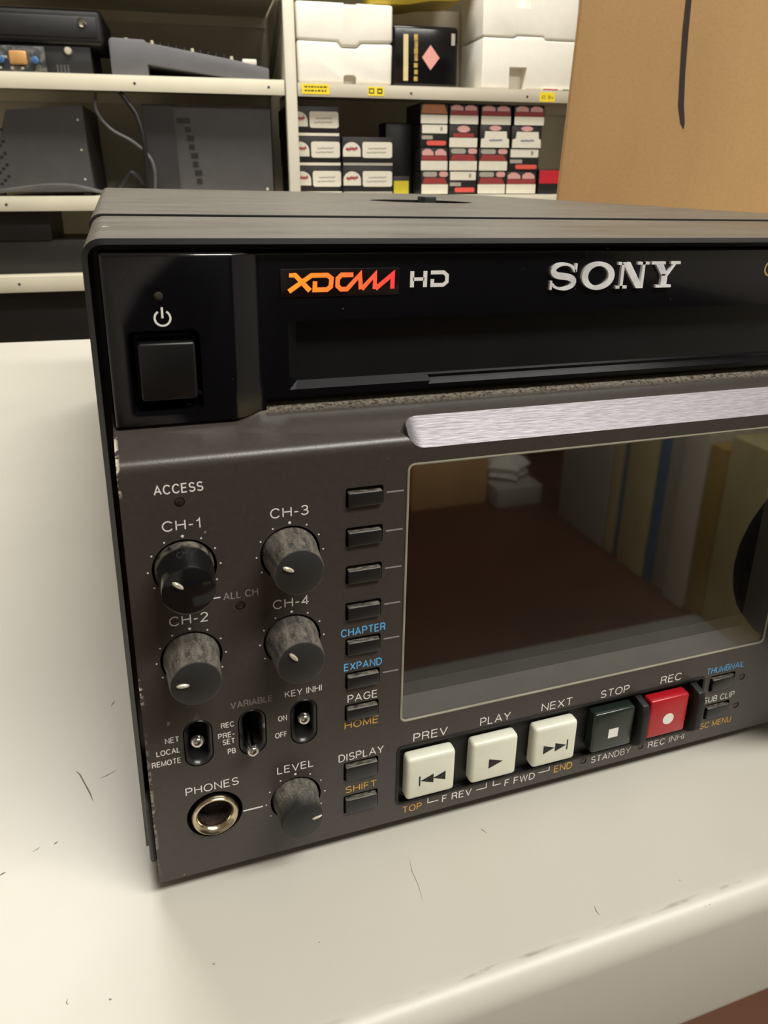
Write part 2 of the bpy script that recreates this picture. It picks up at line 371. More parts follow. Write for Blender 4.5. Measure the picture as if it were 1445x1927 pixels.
GL = {  # single-line grotesque capitals, cap height 1: (width, strokes)
 'A': (.80, [[(0,0),(.40,1),(.80,0)], [(.15,.33),(.65,.33)]]),
 'B': (.66, [[(0,0),(0,1),(.36,1)]+arc(.36,.76,.25,.24,90,-90)+[(0,.52)], [(.36,.52)]+arc(.38,.26,.28,.26,90,-90)+[(0,0)]]),
 'C': (.78, [arc(.41,.5,.41,.5,38,322,16)]),
 'D': (.72, [[(0,0),(0,1),(.30,1)]+arc(.30,.5,.42,.5,90,-90,12)+[(0,0)]]),
 'E': (.58, [[(.58,1),(0,1),(0,0),(.58,0)], [(0,.53),(.53,.53)]]),
 'F': (.54, [[(.54,1),(0,1),(0,0)], [(0,.52),(.48,.52)]]),
 'G': (.80, [arc(.41,.5,.41,.5,38,330,16)+[(.80,.44),(.46,.44)]]),
 'H': (.70, [[(0,0),(0,1)], [(.70,0),(.70,1)], [(0,.53),(.70,.53)]]),
 'I': (.001, [[(0,0),(0,1)]]),
 'K': (.68, [[(0,0),(0,1)], [(.64,1),(0,.38)], [(.22,.58),(.68,0)]]),
 'L': (.52, [[(0,1),(0,0),(.52,0)]]),
 'M': (.82, [[(0,0),(0,1),(.41,.08),(.82,1),(.82,0)]]),
 'N': (.70, [[(0,0),(0,1),(.70,0),(.70,1)]]),
 'O': (.84, [arc(.42,.5,.42,.5,90,450,22)]),
 'P': (.62, [[(0,0),(0,1),(.34,1)]+arc(.34,.73,.28,.27,90,-90)+[(0,.46)]]),
 'R': (.66, [[(0,0),(0,1),(.36,1)]+arc(.36,.75,.27,.25,90,-90)+[(0,.50)], [(.36,.50),(.56,.40),(.60,.12),(.66,0)]]),
 'S': (.66, [arc(.33,.745,.29,.255,25,255,9)+[(.45,.47)]+arc(.34,.255,.32,.255,62,-155,10)]),
 'T': (.66, [[(0,1),(.66,1)], [(.33,1),(.33,0)]]),
 'U': (.70, [[(0,1)]+arc(.35,.33,.35,.33,180,360,10)+[(.70,1)]]),
 'V': (.74, [[(0,1),(.37,0),(.74,1)]]),
 'W': (1.04, [[(0,1),(.26,0),(.52,1),(.78,0),(1.04,1)]]),
 'X': (.70, [[(0,0),(.70,1)], [(0,1),(.70,0)]]),
 'Y': (.72, [[(0,1),(.36,.42),(.72,1)], [(.36,.42),(.36,0)]]),
 '-': (.34, [[(0,.42),(.34,.42)]]), ' ': (.16, []),
 '1': (.26, [[(0,.74),(.16,.80),(.26,1),(.26,0)]]),
 '2': (.58, [arc(.29,.72,.28,.28,165,-30,9)+[(.0,0),(.58,0)]]),
 '3': (.58, [arc(.28,.755,.26,.245,160,-90,9)+[(.2,.51)], [(.28,.51)]+arc(.28,.26,.30,.26,90,-160,10)]),
 '4': (.62, [[(.44,0),(.44,1),(0,.28),(.62,.28)]]),
}
def text(g, s, x0, x1, z, cap, y, mi=0, wt=0.135):
    """flat lettering from x0 to x1 on baseline z with capital height cap, facing -y"""
    gap = 0.17 + wt
    tot = sum(GL[c][0] for c in s) + gap*(len(s)-1)
    sw = wt*cap; k = (x1-x0-sw)/tot; x = x0+sw/2; kz = cap-sw
    for j, c in enumerate(s):
        w_, st = GL[c]
        for i, q in enumerate(st): g.strokes([(x+p[0]*k, z+sw/2+p[1]*kz) for p in q], sw, y - 0.0006*(i % 2))
        x += (w_+gap)*k
def text_m(g, s, x0, x1, z, cap, y, mi=0, wt=0.135):
    n = len(g.b.faces); text(g, s, x0, x1, z, cap, y, 0, wt)
    g.b.faces.ensure_lookup_table()
    for f in g.b.faces[n:]: f.material_index = mi

# ---------------------------------------------------------------- room
def room():
    X0, X1, Y0, Y1 = -2.6, 3.2, -2.9, 2.95
    def slab(name, *a, m):
        g = G(); g.box(*a); return struct(g.build(name, m, None, None, scale=1.0))
    slab('floor', X0, X1, Y0, Y1, -0.1, 0, m=floor_m)
    slab('ceiling', X0, X1, Y0, Y1, CEIL, CEIL+0.1, m=ceil_m)
    slab('wall_back', X0, X1, Y1, Y1+0.1, 0, CEIL, m=wall_m)
    slab('wall_front', X0, X1, Y0-0.1, Y0, 0, CEIL, m=wall_m)
    slab('wall_left', X0-0.1, X0, Y0, Y1, 0, CEIL, m=wall_m)
    slab('wall_right', X1, X1+0.1, Y0, Y1, 0, CEIL, m=wall_m)
    names = ['above the aisle between bench and shelving', 'above the aisle in front of the bench']
    for (x, y, rz, W), nm in zip(FIXTURES, names):
        t = empty('ceiling_light', 'white fluorescent ceiling fitting ' + nm, 'light', (x, y, CEIL)); t.rotation_euler = (0, 0, rz)
        g = G(); g.box(-760, 760, -215, 215, -75, 0, 6); g.build('housing', lamp_m, t)
room()

# ---------------------------------------------------------------- bench
def bench():
    t = empty('workbench', 'cream painted steel bench with rolled front edge under the black recorder', 'bench', (0, 0, 0.9))
    prof = [(587, 0), (-33, 0)]
    for i in range(1, 9):
        a = PI/2*i/8; prof.append((-33 - 5.5*math.sin(a), -5.5 + 5.5*math.cos(a)))
    prof += [(-38.5, -31)]
    for i in range(1, 6):
        a = PI/2*i/5; prof.append((-34.5 - 4*math.cos(a), -31 - 4*math.sin(a)))
    prof += [(-20, -35), (-20, -33), (-34, -33), (-36.5, -30), (-36.5, -6), (-33, -2), (585, -2), (585, -35), (587, -35)]
    g = G(); g.prism(prof, 'x', -1000, 1250); top = g.build('worktop', bench_m, t)
    for x in (-960, 1210):
        for y in (10, 550):
            g = G(); g.box(x-20, x+20, y-15, y+20, -900, -2.5, 2); g.build('leg', post_m, t)
    def mark(pts, w):
        g = G(); w = w*0.7; n = len(pts); ws = [w*(0.25 if i in (0, n-1) else 1) for i in range(n)]
        L = []; R = []
        for i, p in enumerate(pts):
            d = Vector(pts[min(i+1, n-1)]) - Vector(pts[max(i-1, 0)]); d.normalize(); nn = Vector((-d.y, d.x))*ws[i]/2
            L.append(Vector(p)+nn); R.append(Vector(p)-nn)
        for i in range(n-1): g.b.faces.new([g.b.verts.new((q.x, q.y, 0.03)) for q in (L[i], R[i], R[i+1], L[i+1])])
        g.build('scuff_mark', mark_m, t, None)
    mark([(51.4, -7), (50.8, -10), (50.9, -13.5), (50.4, -17.2)], 0.16)
    mark([(69.6, -4.4), (70.1, -5.1), (70.5, -5.9)], 0.3)
    mark([(83.4, -29.4), (83.1, -30.6), (83.3, -31.6)], 0.3)
    mark([(-10.0, -17.6), (-9.8, -17.8), (-9.5, -17.9)], 0.55)
    mark([(8.1, -17), (8.4, -17.05), (8.8, -17.2)], 0.3)
    mark([(-16.9, -15.2), (-17.1, -15.9), (-16.8, -16.4)], 0.3)
    mark([(28.0, -19.2), (28.15, -19.2), (28.4, -19.2)], 0.3)
    mark([(106.1, -36.6), (106.3, -36.7), (106.5, -36.9)], 0.2)
    mark([(104.1, -30.1), (104.2, -30), (104.4, -30.2)], 0.35)
    mark([(-9.6, 65.7), (-9.0, 67), (-8.6, 68)], 0.5)
    mark([(-17.8, 43), (-16.8, 41.5), (-15.6, 38), (-14.2, 34), (-13.6, 31.5)], 0.45)
    mark([(-12.2, 38.6), (-10.6, 39), (-8.4, 40.2)], 0.35)
    mark([(-21.4, 21.2), (-21, 21.5), (-20.6, 21.8)], 0.6)
    mark([(-31.6, 16.2), (-31, 16.6), (-30.4, 16.8)], 0.6)
    mark([(-25.6, 20.6), (-24.8, 20.9), (-24.2, 21.5)], 0.3)
bench()

# ---------------------------------------------------------------- recorder
def recorder():
    t = empty('video_deck', 'large black professional video disc recorder with knobs and grey screen on cream bench', 'video recorder', (0, 0, Z0))
    W = 255.0
    # --- case : front rim and top cover
    def outline(x0, x1, z0, z1, r, n=6):
        p = [(x0, z0), (x1, z0)]
        for i in range(n+1): a = PI/2*i/n; p.append((x1-r+r*math.cos(a), z1-r+r*math.sin(a)))
        for i in range(n+1): a = PI/2+PI/2*i/n; p.append((x0+r+r*math.cos(a), z1-r+r*math.sin(a)))
        return p
    def shell(g, y0, y1, inset0, inset1, lift=0.0):
        rings = []
        for y, d in ((y0, inset0), (y0+inset0*1.0, 0), (y1-inset1, 0), (y1, inset1)):
            rings.append([(x, y, z) for x, z in outline(-2.1+d-lift, 257.1-d+lift, 1.6+d, 125.55-d+lift, 3.2)])
        g.loft(rings, 0, True, [1, 0, 0])
    g = G(); shell(g, 8.0, 77.2, 0.9, 0.25); rim = g.build('case_rim', [case_m, M('rim_shade_black', (24, 24, 26), 0.25, 0, 0.1, 60)], t)  # front face and bevel painted near-black for shade; recess behind is black too
    c = G(); c.prism(outline(-1.15, 256.15, -5, 124.6, 2.2), 'y', 0, 13, 1); cut(rim, c)
    g = G(); shell(g, 78.4, 404, 0.15, 1.0, 0.5); cov = g.build('top_cover', [case_m, void_m], t)  # cover's front edge painted black as the shadowed seam gap
    c = G(); c.lathe([(24.0, -7), (24.0, 3)], (138.5, 222, 126), 40, 1, axis='z'); cut(cov, c)
    g = G(); g.box(145.0, 151.5, 234, 244, 119, 128.0, 0.8); g.build('latch', matte_black, t)
    g = G(); g.box(-1.4, -0.05, 3.2, 9, 2.4, 16.6, 0.6); g.build('side_bumper', equip_m, t)
    for x in (12, 243):
        for y in (24, 385):
            g = G(); g.lathe([(7, 0), (8, 1), (8, 6.5)], (x, y, -4), 24, axis='z'); g.build('foot', rubber_m, t)
    # --- upper gloss fascia
    plan = [(0.35, 22), (0.35, 8.0), (0.55, 7.4), (1.1, 7.0), (20.4, 7.0), (21.2, 7.15), (25.2, 9.75), (26.2, 10.0), (254.6, 10.0), (254.6, 22)]
    g = G()
    rings = []
    for z, d in ((94.7, 0.0), (122.7, 0.0), (123.15, 0.14), (123.4, 0.55)):
        rings.append([(x, min(y+d, 22), z) if y < 21 else (x, y, z) for x, y in plan])
    g.loft(rings); fas = g.build('front_fascia', [gloss_m, void_m], t, 50)
    c = G()
    c.loft([[(x, 5.0, z) for x, z in rrect(2.9, 15.9, 95.8, 111.4, 1.6)], [(x, 7.0, z) for x, z in rrect(3.6, 15.2, 96.7, 110.9, 1.2)], [(x, 11.0, z) for x, z in rrect(4.6, 14.7, 98.5, 109.6, 0.8)]], 0)
    c.loft([[(x, 9.0, z) for x, z in ((30.0, 97.7), (224.0, 97.7), (224.0, 111.6), (30.0, 111.6))],
            [(x, 10.0, z) for x, z in ((30.9, 98.5), (223.1, 98.5), (223.1, 111.1), (30.9, 111.1))],
            [(x, 14.5, z) for x, z in ((34.0, 99.9), (220.0, 99.9), (220.0, 110.6), (34.0, 110.6))]], 0)
    c.loft([[(x, 9.5, z) for x, z in ((58.2, 97.7), (196.5, 97.7), (195.6, 99.2), (59.4, 99.2))],
            [(x, 12.2, z) for x, z in ((58.6, 98.6), (196.1, 98.6), (195.6, 99.8), (59.4, 99.8))]], 0)
    c.prism([(9.0, 90), (9.0, 97.3), (12.2, 96.9), (16, 95.9), (16, 90)], 'x', 26.6, 300, 0)
    c.lathe([(0.82, 0), (0.82, 3.0)], (9.1, 5.5, 116.65), 20, 1)
    cut(fas, c, 50)
    g = G(); g.box(5.05, 14.3, 6.3, 10.9, 99.05, 109.0, 0.55, seg=3); g.build('power_button', M('button_black', (12, 12, 12), 0.38, 0, 0.1, 300), t)
    g = G(); g.lathe([(0.05, -0.05), (0.55, -0.02), (0.8, 0.12), (0.8, 0.9)], (9.1, 7.15, 116.65), 20); g.build('power_lamp', led_m, t)
    g = G(); g.box(34.05, 219.95, 14.0, 16, 99.95, 110.55, 0.1); fl = g.build('disc_flap', flap_m, t)
    # printing on the fascia
    g = G()
    pc = (9.4, 112.95)
    ring_ = [(pc[0]+1.25*math.sin(a), pc[1]+1.25*math.cos(a)) for a in [math.radians(32 + i*(296/24)) for i in range(25)]]
    g.strokes(ring_, 0.34, 6.97); g.strokes([(9.4, 114.75), (9.4, 112.95)], 0.36, 6.968); g.build('power_symbol', white_print, fas, None); g = G()
    y = 9.96
    g.strokes([(54.3, 116.6), (54.3, 119.55)], 0.78, y); g.strokes([(56.9, 116.6), (56.9, 119.55)], 0.78, y); g.strokes([(54.5, 118.1), (56.7, 118.1)], 0.62, y)
    g.strokes([(58.35, 118.05), (58.35, 116.95), (60.6, 116.95), (61.3, 117.5), (61.3, 118.7), (60.6, 119.25), (58.0, 119.25)], 0.72, y)
    hd = g.build('lettering', white_print, fas, None)
    g = G(); o = [(138.9+1.45*math.cos(2*PI*i/28), 118.85+1.45*math.sin(2*PI*i/28)) for i in range(29)]
    g.strokes(o, 0.42, 9.96); g.build('lettering', gold_print, fas, None)
    g = G(); g.box(29.7, 51.65, 9.75, 9.97, 115.4, 120.25, 0.05); pl = g.build('logo_plate', M('logo_plate', (22, 14, 16), 0.2, 0, 0.1, 60), fas)
    g = G(); y = 9.72; k = 0.82
    g.strokes([(31.2, 119.2), (32.3, 119.2), (34.9, 116.45)], [0.7, 0.8, 0.9], y)
    g.strokes([(31.1, 116.4), (35.2, 119.12), (38.1, 119.12), (38.85, 118.55), (38.7, 117.1), (38.0, 116.6), (35.75, 116.6), (35.85, 118.1)], k, y - 0.004)
    g.strokes([(42.9, 119.12), (40.7, 119.12), (40.0, 118.5), (39.95, 117.2), (40.6, 116.6), (41.7, 116.6), (44.15, 119.1), (44.3, 116.5)], k, y)
    g.strokes([(44.5, 116.55), (47.0, 119.1), (46.95, 116.5)], k, y - 0.004); g.strokes([(47.1, 116.55), (50.4, 119.1), (50.35, 116.5)], k, y - 0.008)
    g.build('lettering', logo_m, pl, None)
    # raised metal badge
    g = G(); a, b = 9.35, 10.3
    zb, zt = 115.45, 120.75; zm = (zb+zt)/2
    S = [(88.8, 119.0)] + arc(86.1, 119.2, 2.35, 1.32, 18, 180, 9) + arc(86.1, 119.2, 2.35, 1.05, 195, 262, 4) + arc(86.15, 117.05, 2.45, 1.05, 82, 15, 4) + arc(86.15, 117.0, 2.45, 1.32, 0, -165, 10)
    n_ = len(S); g.strokes(S, [0.5 + 0.8*max(0.0, math.sin(PI*min(1, max(0, (i-4)/(n_-9))))) for i in range(n_)], a, b)
    g.box(88.6, 89.1, a, b, 118.95, 120.6); g.box(83.2, 83.7, a, b, 115.55, 117.3)
    cx = 94.2; N = 36
    for i in range(N):
        p, q = 2*PI*i/N, 2*PI*(i+1)/N
        g.prism([(cx+3.85*math.cos(p), zm+2.8*math.sin(p)), (cx+3.85*math.cos(q), zm+2.8*math.sin(q)), (cx+2.4*math.cos(q), zm+1.95*math.sin(q)), (cx+2.4*math.cos(p), zm+1.95*math.sin(p))], 'y', a, b)
    g.box(99.55, 100.25, a, b, zb, zt); g.box(98.6, 101.3, a, b, zb, zb+0.55); g.box(98.7, 100.9, a, b, zt-0.55, zt)
    g.prism([(99.6, zt), (101.5, zt), (105.3, zb), (103.6, zb)], 'y', a-0.01, b); g.box(104.55, 105.25, a, b, zb, zt); g.box(103.4, 106.2, a, b, zt-0.55, zt)
    g.prism([(107.5, zt-.05), (109.5, zt-.05), (111.05, 117.9), (109.6, 117.9)], 'y', a, b); g.prism([(112.6, zt-.05), (113.3, zt-.05), (111.2, 117.9), (110.4, 117.9)], 'y', a-0.01, b)
    g.box(109.6, 111.1, a, b, zb, 118.2); g.box(108.4, 112.3, a-0.01, b, zb, zb+0.55); g.box(106.8, 110.2, a-0.02, b, zt-0.55, zt); g.box(111.6, 114.0, a-0.02, b, zt-0.55, zt)
    g.build('badge_letters', letter_metal, fas, 20)
    # --- lower front panel
    prof = [(0.0, 0.25), (0.0, 88.6)]
    for i in range(1, 8):
        q = math.radians(66*i/7); prof.append((2.6 - 2.6*math.cos(q), 88.6 + 2.6*math.sin(q)))
    prof += [(7.0, 93.9), (12, 95.6), (13.5, 95.6), (13.5, 1.7), (3, 0), (0.3, 0)]
    g = G()
    g.loft([[(x, y, z) for y, z in prof] for x in (0, W)])
    pan = g.build('front_panel', [panel_m, void_m, matte_black], t)
    KN = {'c1': (9.55, 70.32, 8.4), 'c2': (9.57, 51.8, 8.0), 'c3': (28.28, 70.36, 7.7), 'c4': (28.25, 51.9, 7.9), 'lv': (28.18, 13.56, 6.6)}
    TG = [(9.6, 32.45), (19.9, 32.45), (30.2, 32.35)]
    KEYS = [(42.42, 81.95 - 8.0*i - 1.95, 7.3, 3.9) for i in range(6)] + [(42.3, 32.25, 7.3, 3.9), (42.3, 17.2, 7.7, 4.7), (42.3, 8.45, 7.7, 4.7), (137.8, 17.5, 7.8, 4.6), (137.75, 8.95, 7.7, 4.4)]
    LED = [(9.5, 82.9, 0.9, led_dark), (18.8, 61.15, 0.92, led_dark), (98.8, 3.42, 0.9, led_m), (115.4, 3.2, 0.85, led_m), (144.2, 17.5, 0.9, led_m), (144.1, 8.75, 0.9, led_m)]
    c = G()
    for n, (x, z, h) in KN.items(): c.lathe([(5.55 if n != 'lv' else 5.3, -1), (5.55 if n != 'lv' else 5.3, 4)], (x, 0, z), 40, 1)
    for x, z in TG: c.prism(rrect(x-2.75, x+2.75, z-5.4, z+5.4, 2.7, 8), 'y', -1, 6, 1)
    for x, z, w_, h_ in KEYS: c.prism(rrect(x-w_/2, x+w_/2, z-h_/2, z+h_/2, 0.45, 3), 'y', -1, 4, 1)
    for x, z, r, m in LED: c.lathe([(r, -1), (r, 1.0)], (x, 0, z), 20, 1)
    c.lathe([(5.5, -1), (5.5, 5)], (11.75, 0, 14.5), 40, 1)
    c.prism(rrect(50.6, 131.9, 4.9, 20.2, 1.0, 4), 'y', -1, 1.2, 2)
    c.prism(rrect(51.0, 148.7, 27.1, 85.3, 1.2, 4), 'y', -1, 11, 1)
    st = [(50.75 + 3.4*(1-tt), max(0.03, math.sqrt(1-tt*tt))) for tt in (1.0, 0.985, 0.95, 0.88, 0.78, 0.64, 0.48, 0.3, 0.14, 0.0)] + [(259, 1.0)]
    A, Bp = Vector((-0.02, 88.4)), Vector((5.0, 93.15)); Cc = Vector((1.05, 92.2)); out = Vector((-3.2, 96.5))
    rings = []; strip = []
    for x, k in st:
        a = A.lerp(Cc, 1-k) if k < 1 else A; b = Bp.lerp(Cc, 1-k) if k < 1 else Bp
        rings.append([(x, a.x, a.y), (x, b.x, b.y), (x, out.x+8, out.y+8), (x, out.x-6, out.y-6)]); strip.append((x, a, b))
    c.loft(rings, 0)
    cut(pan, c)
    nrm = Vector((-0.687, 0.726))*0.06; inn = Vector((0.687, -0.726))*1.2
    g = G(); g.loft([[(x, *(a+nrm)), (x, *(b+nrm)), (x, *(b+inn)), (x, *(a+inn))] for x, a, b in [(min(x, W), a, b) for x, a, b in strip]]); g.build('grip_strip', silver_m, t, 60)
    # printing
    ink = [white_print, grey_print, blue_print, amber_print]
    g = G(); Y = -0.02
    for s, x0, x1, z, h, mi in [
        ('ACCESS',5.45,13.59,84.54,1.78,0), ('CH-1',6.3,12.7,77.66,1.98,0), ('CH-3',24.8,31.8,77.7,1.98,0), ('CH-2',6.15,12.95,58.99,1.98,0), ('CH-4',24.75,31.65,59.1,1.98,0),
        ('ALL CH',15.82,22.12,62.71,1.5,1), ('VARIABLE',16.0,24.08,38.8,1.5,1), ('KEY INHI',26.48,33.91,38.95,1.5,0), ('NET',3.55,6.15,33.87,1.28,0), ('LOCAL',1.8,6.15,31.34,1.28,0), ('REMOTE',0.8,6.16,28.91,1.28,0),
        ('REC',13.96,16.52,34.75,1.25,0), ('PRE-',13.3,16.5,32.39,1.27,0), ('SET',14.05,16.45,30.79,1.27,0), ('PB',14.95,16.5,28.39,1.27,0), ('ON',25.0,26.77,33.6,1.35,0), ('OFF',24.3,26.75,29.66,1.35,0),
        ('LEVEL',24.45,32.05,20.66,1.85,0), ('PHONES',6.45,16.75,20.55,1.9,0), ('PAGE',39.27,45.64,34.65,1.85,0), ('HOME',38.65,46.0,28.2,1.8,3), ('CHAPTER',37.85,47.1,50.4,1.8,2), ('EXPAND',38.5,46.5,42.4,1.75,2),
        ('DISPLAY',37.35,47.3,20.05,1.95,0), ('SHIFT',38.85,45.9,11.45,1.75,3), ('PREV',54.0,62.05,20.95,2.15,0), ('PLAY',69.9,77.5,21.05,2.15,0), ('NEXT',85.4,93.6,21.15,2.15,0), ('STOP',101.2,109.3,21.0,2.15,0), ('REC',118.35,124.55,21.1,2.15,0),
        ('TOP',52.05,56.7,1.85,1.85,3), ('F REV',61.65,69.0,2.05,1.95,0), ('F FWD',77.5,85.5,1.9,1.95,0), ('END',90.7,95.7,2.15,2.0,3), ('STANDBY',101.0,112.5,2.05,1.9,0), ('REC INHI',117.7,128.7,2.05,1.9,0),
        ('THUMBNAIL',132.25,144.1,20.6,1.9,2), ('SUB CLIP',133.0,142.8,11.75,1.85,0), ('DISC MENU',131.3,143.4,3.75,1.85,3)]:
        text_m(g, s, x0, x1, z, h, Y, mi, 0.125 if mi == 1 else (0.135 if h < 1.4 or s in ('ACCESS', 'CHAPTER', 'EXPAND') else 0.115))
    for n, (x, z, h) in KN.items():
        r = 6.18
        for a in (0, 30, 60, 90, 120, -30, -60, -90, -120):
            q = math.radians(a); g.disc(x+r*math.sin(q), z+r*math.cos(q), 0.27 if a == 0 else 0.17, Y, 0, 10)
    for i in range(6): g.strokes([(46.72, 80.3 - 7.985*i), (50.1, 80.3 - 7.985*i)], 0.32, Y, None, 1)
    g.strokes([(17.3, 13.48), (21.3, 13.48)], 0.34, Y); g.strokes([(13.7, 63.46), (15.3, 63.46)], 0.26, Y)
    for p in ([(58.15, 4.4), (58.15, 3.0), (60.7, 3.0)], [(70.2, 3.0), (72.7, 3.0), (72.7, 4.5)], [(74.5, 4.55), (74.5, 3.05), (76.5, 3.05)], [(86.4, 3.3), (89.3, 3.3), (89.3, 4.8)]): g.strokes(p, 0.24, Y)
    g.build('lettering', ink, pan, None)
    # screen, set back behind a thin bright rim
    o_, m_, i_ = rrect(50.75, 148.95, 26.85, 85.55, 1.4, 5), rrect(51.0, 148.7, 27.1, 85.3, 1.2, 5), rrect(51.25, 148.45, 27.35, 85.05, 1.0, 5); n = len(o_)
    g = G(); R_ = [[g.b.verts.new((p[0], y, p[1])) for p in pl_] for pl_, y in ((o_, 0.02), (o_, -0.14), (m_, -0.2), (i_, 0.0), (i_, 7.6))]
    for k in range(4):
        for i in range(n):
            f = g.b.faces.new((R_[k][i], R_[k][(i+1) % n], R_[k+1][(i+1) % n], R_[k+1][i])); f.material_index = 1 if k == 3 else 0
    fr = g.build('screen_frame', [glass_edge, ledge_m], t, 30, False)
    g = G(); g.box(50.9, 148.8, 7.55, 10.6, 27.0, 85.4, 0.05); sc = g.build('display', lcd_m, t, 20)
    g = G(); g.prism([(51.3, 27.4), (148.4, 27.4), (148.4, 30.6), (51.3, 30.6)], 'y', 7.4, 7.7); g.build('painted_reflection', reflection_strip, sc, None)  # grey strip painted in place of the ledge's reflection in the display
    g = G(); g.box(51.05, 148.65, 0.3, 0.7, 27.15, 85.25); g.b.faces.ensure_lookup_table()
    for f in g.b.faces: f.material_index = 0 if sum(v.co.y for v in f.verts) < 0.3*4+0.01 else 1
    g.build('screen_glass', [glass_m, clear_m], t, None)
    # knobs
    PT = {'c1': -50, 'c3': -62, 'c2': -86, 'c4': -40, 'lv': 80}
    for n, (x, z, h) in KN.items():
        s = 0.94 if n == 'lv' else 1.0
        wob = lambda a: 1 - 0.018*max(0, math.cos(3*a+0.6))**3
        g = G(); g.lathe([(5.05*s, 3.5), (5.05*s, -0.6), (4.85*s, -1.2), (4.5*s, -h+0.5), (4.4*s, -h+0.15), (4.15*s, -h), (0.3, -h-0.12)], (0, 0, 0), 56, wob=wob)
        k = g.build('knob', knob_clean_m if n == 'c1' else knob_m, t, 40); k.location = (x/1000, 0, z/1000)
        q = math.radians(PT[n]); d = Vector((math.sin(q), math.cos(q)))
        g = G(); L0, L1 = (1.15, 3.35) if n != 'lv' else (1.9, 3.9); ww = 0.4 if n != 'lv' else 0.13; hh = 0.34
        pn = Vector((-d.y, d.x))
        ring = []
        for i in range(14):
            a = 2*PI*i/14; ring.append(d*((L0+L1)/2 + (L1-L0)/2*math.cos(a)) + pn*ww*math.sin(a))
        g.loft([[(p.x, -h+0.1, p.y) for p in ring], [(p.x, -h-0.12-hh*0.4, p.y) for p in ring], [(p.x*0.995, -h-0.12-hh, p.y*0.995) for p in [((r_-d*2.3)*0.6 + d*2.3) for r_ in ring]]])
        g.build('pointer', pointer_m, k)
    # toggle switches
    BL = [(9.3, -2.5, 35.2), (19.5, -2.5, 30.3), (29.65, -2.5, 35.3)]
    for (x, z), bl in zip(TG, BL):
        g = G(); o_, i_ = rrect(x-2.68, x+2.68, z-5.33, z+5.33, 2.62, 8), rrect(x-1.65, x+1.65, z-4.3, z+4.3, 1.6, 8)
        n = len(o_)
        ri = [[(p[0], 5, p[1]) for p in o_], [(p[0], 0.25, p[1]) for p in o_], [(p[0]*0.8+q[0]*0.2, 0.0, p[1]*0.8+q[1]*0.2) for p, q in zip(o_, i_)], [(p[0]*0.3+q[0]*0.7, 0.4, p[1]*0.3+q[1]*0.7) for p, q in zip(o_, i_)], [(p[0], 1.2, p[1]) for p in i_], [(p[0], 5, p[1]) for p in i_]]
        R_ = [[g.b.verts.new(p) for p in r] for r in ri]
        for k in range(len(R_)-1):
            for i in range(n): g.b.faces.new((R_[k][i], R_[k][(i+1) % n], R_[k+1][(i+1) % n], R_[k+1][i]))
        sw = g.build('switch_bezel', bezel_m, t, 50)
        g = G(); p0 = Vector((x, 5.5, z+(bl[2]-z)*-0.1)); p1 = Vector(bl); d = (p1-p0).normalized(); Lh = (p1-p0).length
        pr = [(0.0, 0.55), (0.25, 0.6), (0.6, 0.72), (0.8, 0.95), (0.87, 1.12)]
        pts = [p0+d*Lh*f for f, r in pr]; rr = [r for f, r in pr]
        for i in range(0, 9):
            a = -0.35 + (PI/2+0.3)*i/8; pts.append(p1 + d*1.25*math.sin(a)); rr.append(max(0.05, 1.25*math.cos(a)))
        g.tube(pts, rr, 18); g.build('switch_lever', chrome_m, sw, 60)
    # soft keys
    for x, z, w_, h_ in KEYS:
        g = G(); g.box(x-w_/2+0.35, x+w_/2-0.3, -0.75, 3.6, z-h_/2+0.22, z+h_/2-0.8, 0.3, seg=3); g.build('key', key_m, t)
    for x, z, r, m in LED:
        g = G(); g.lathe([(r*0.94, 1.0), (r*0.94, 0.2), (r*0.7, 0.08), (0.05, 0.05)], (x, 0, z), 20); g.build('indicator_lamp', m, t)
    # headphone jack
    g = G(); g.lathe([(4.9, 4.5), (4.7, 0.2), (4.62, -0.55), (4.35, -0.9), (3.95, -0.85), (3.3, 0.1), (3.15, 0.5), (3.1, 4.0), (2.9, 4.4)], (11.75, 0, 14.5), 48, mats=[0, 0, 0, 0, 0, 0, 1, 1, 1])
    fs = [f for f in g.b.faces if len(f.verts) > 8 and min(v.co.y for v in f.verts) > 4.3]
    bmesh.ops.delete(g.b, geom=fs, context='FACES_ONLY'); jk = g.build('phones_jack', [nickel_m, jack_in], t, 50, False)
    g = G(); g.lathe([(3.15, 3.2), (1.2, 3.6), (0.2, 3.6)], (11.75, 0, 14.5), 24); g.build('jack_contact', jack_in, jk)
    # transport buttons
    ZB, ZT, YF = 7.2, 18.25, -2.2
    BT = [(57.7, cream_key), (73.1, cream_key), (88.7, cream_key), (104.6, green_key), (120.4, red_key)]
    tri = lambda x0, x1, zc, hh: [(x0, zc-hh), (x1, zc), (x0, zc+hh)]
    for i, (x, m) in enumerate(BT):
        g = G(); g.box(x-5.7, x+5.75, YF, 1.15, ZB, ZT, 0.95 if i < 3 else 0.7, seg=4)
        bt = g.build('transport_button', m, t, 40)
        g = G(); y = YF-0.03; zc = 12.0
        if i == 0:
            g.strokes([(x-2.7, zc-1.3), (x-2.7, zc+1.3)], 0.34, y); g.flat(tri(x+0.55, x-2.5, zc, 1.2), y); g.flat(tri(x+3.4, x+0.45, zc, 1.2), y)
        elif i == 1: g.flat(tri(x-1.45, x+2.1, zc, 1.3), y)
        elif i == 2:
            g.strokes([(x+3.25, zc-1.4), (x+3.25, zc+1.4)], 0.34, y); g.flat(tri(x-3.1, x-0.1, zc, 1.2), y); g.flat(tri(x+0.0, x+3.0, zc, 1.2), y)
        elif i == 3: g.flat([(x-1.35, zc-1.3), (x+1.35, zc-1.3), (x+1.35, zc+1.3), (x-1.35, zc+1.3)], y)
        else: g.disc(x+0.1, zc+0.1, 1.6, y, 0, 24)
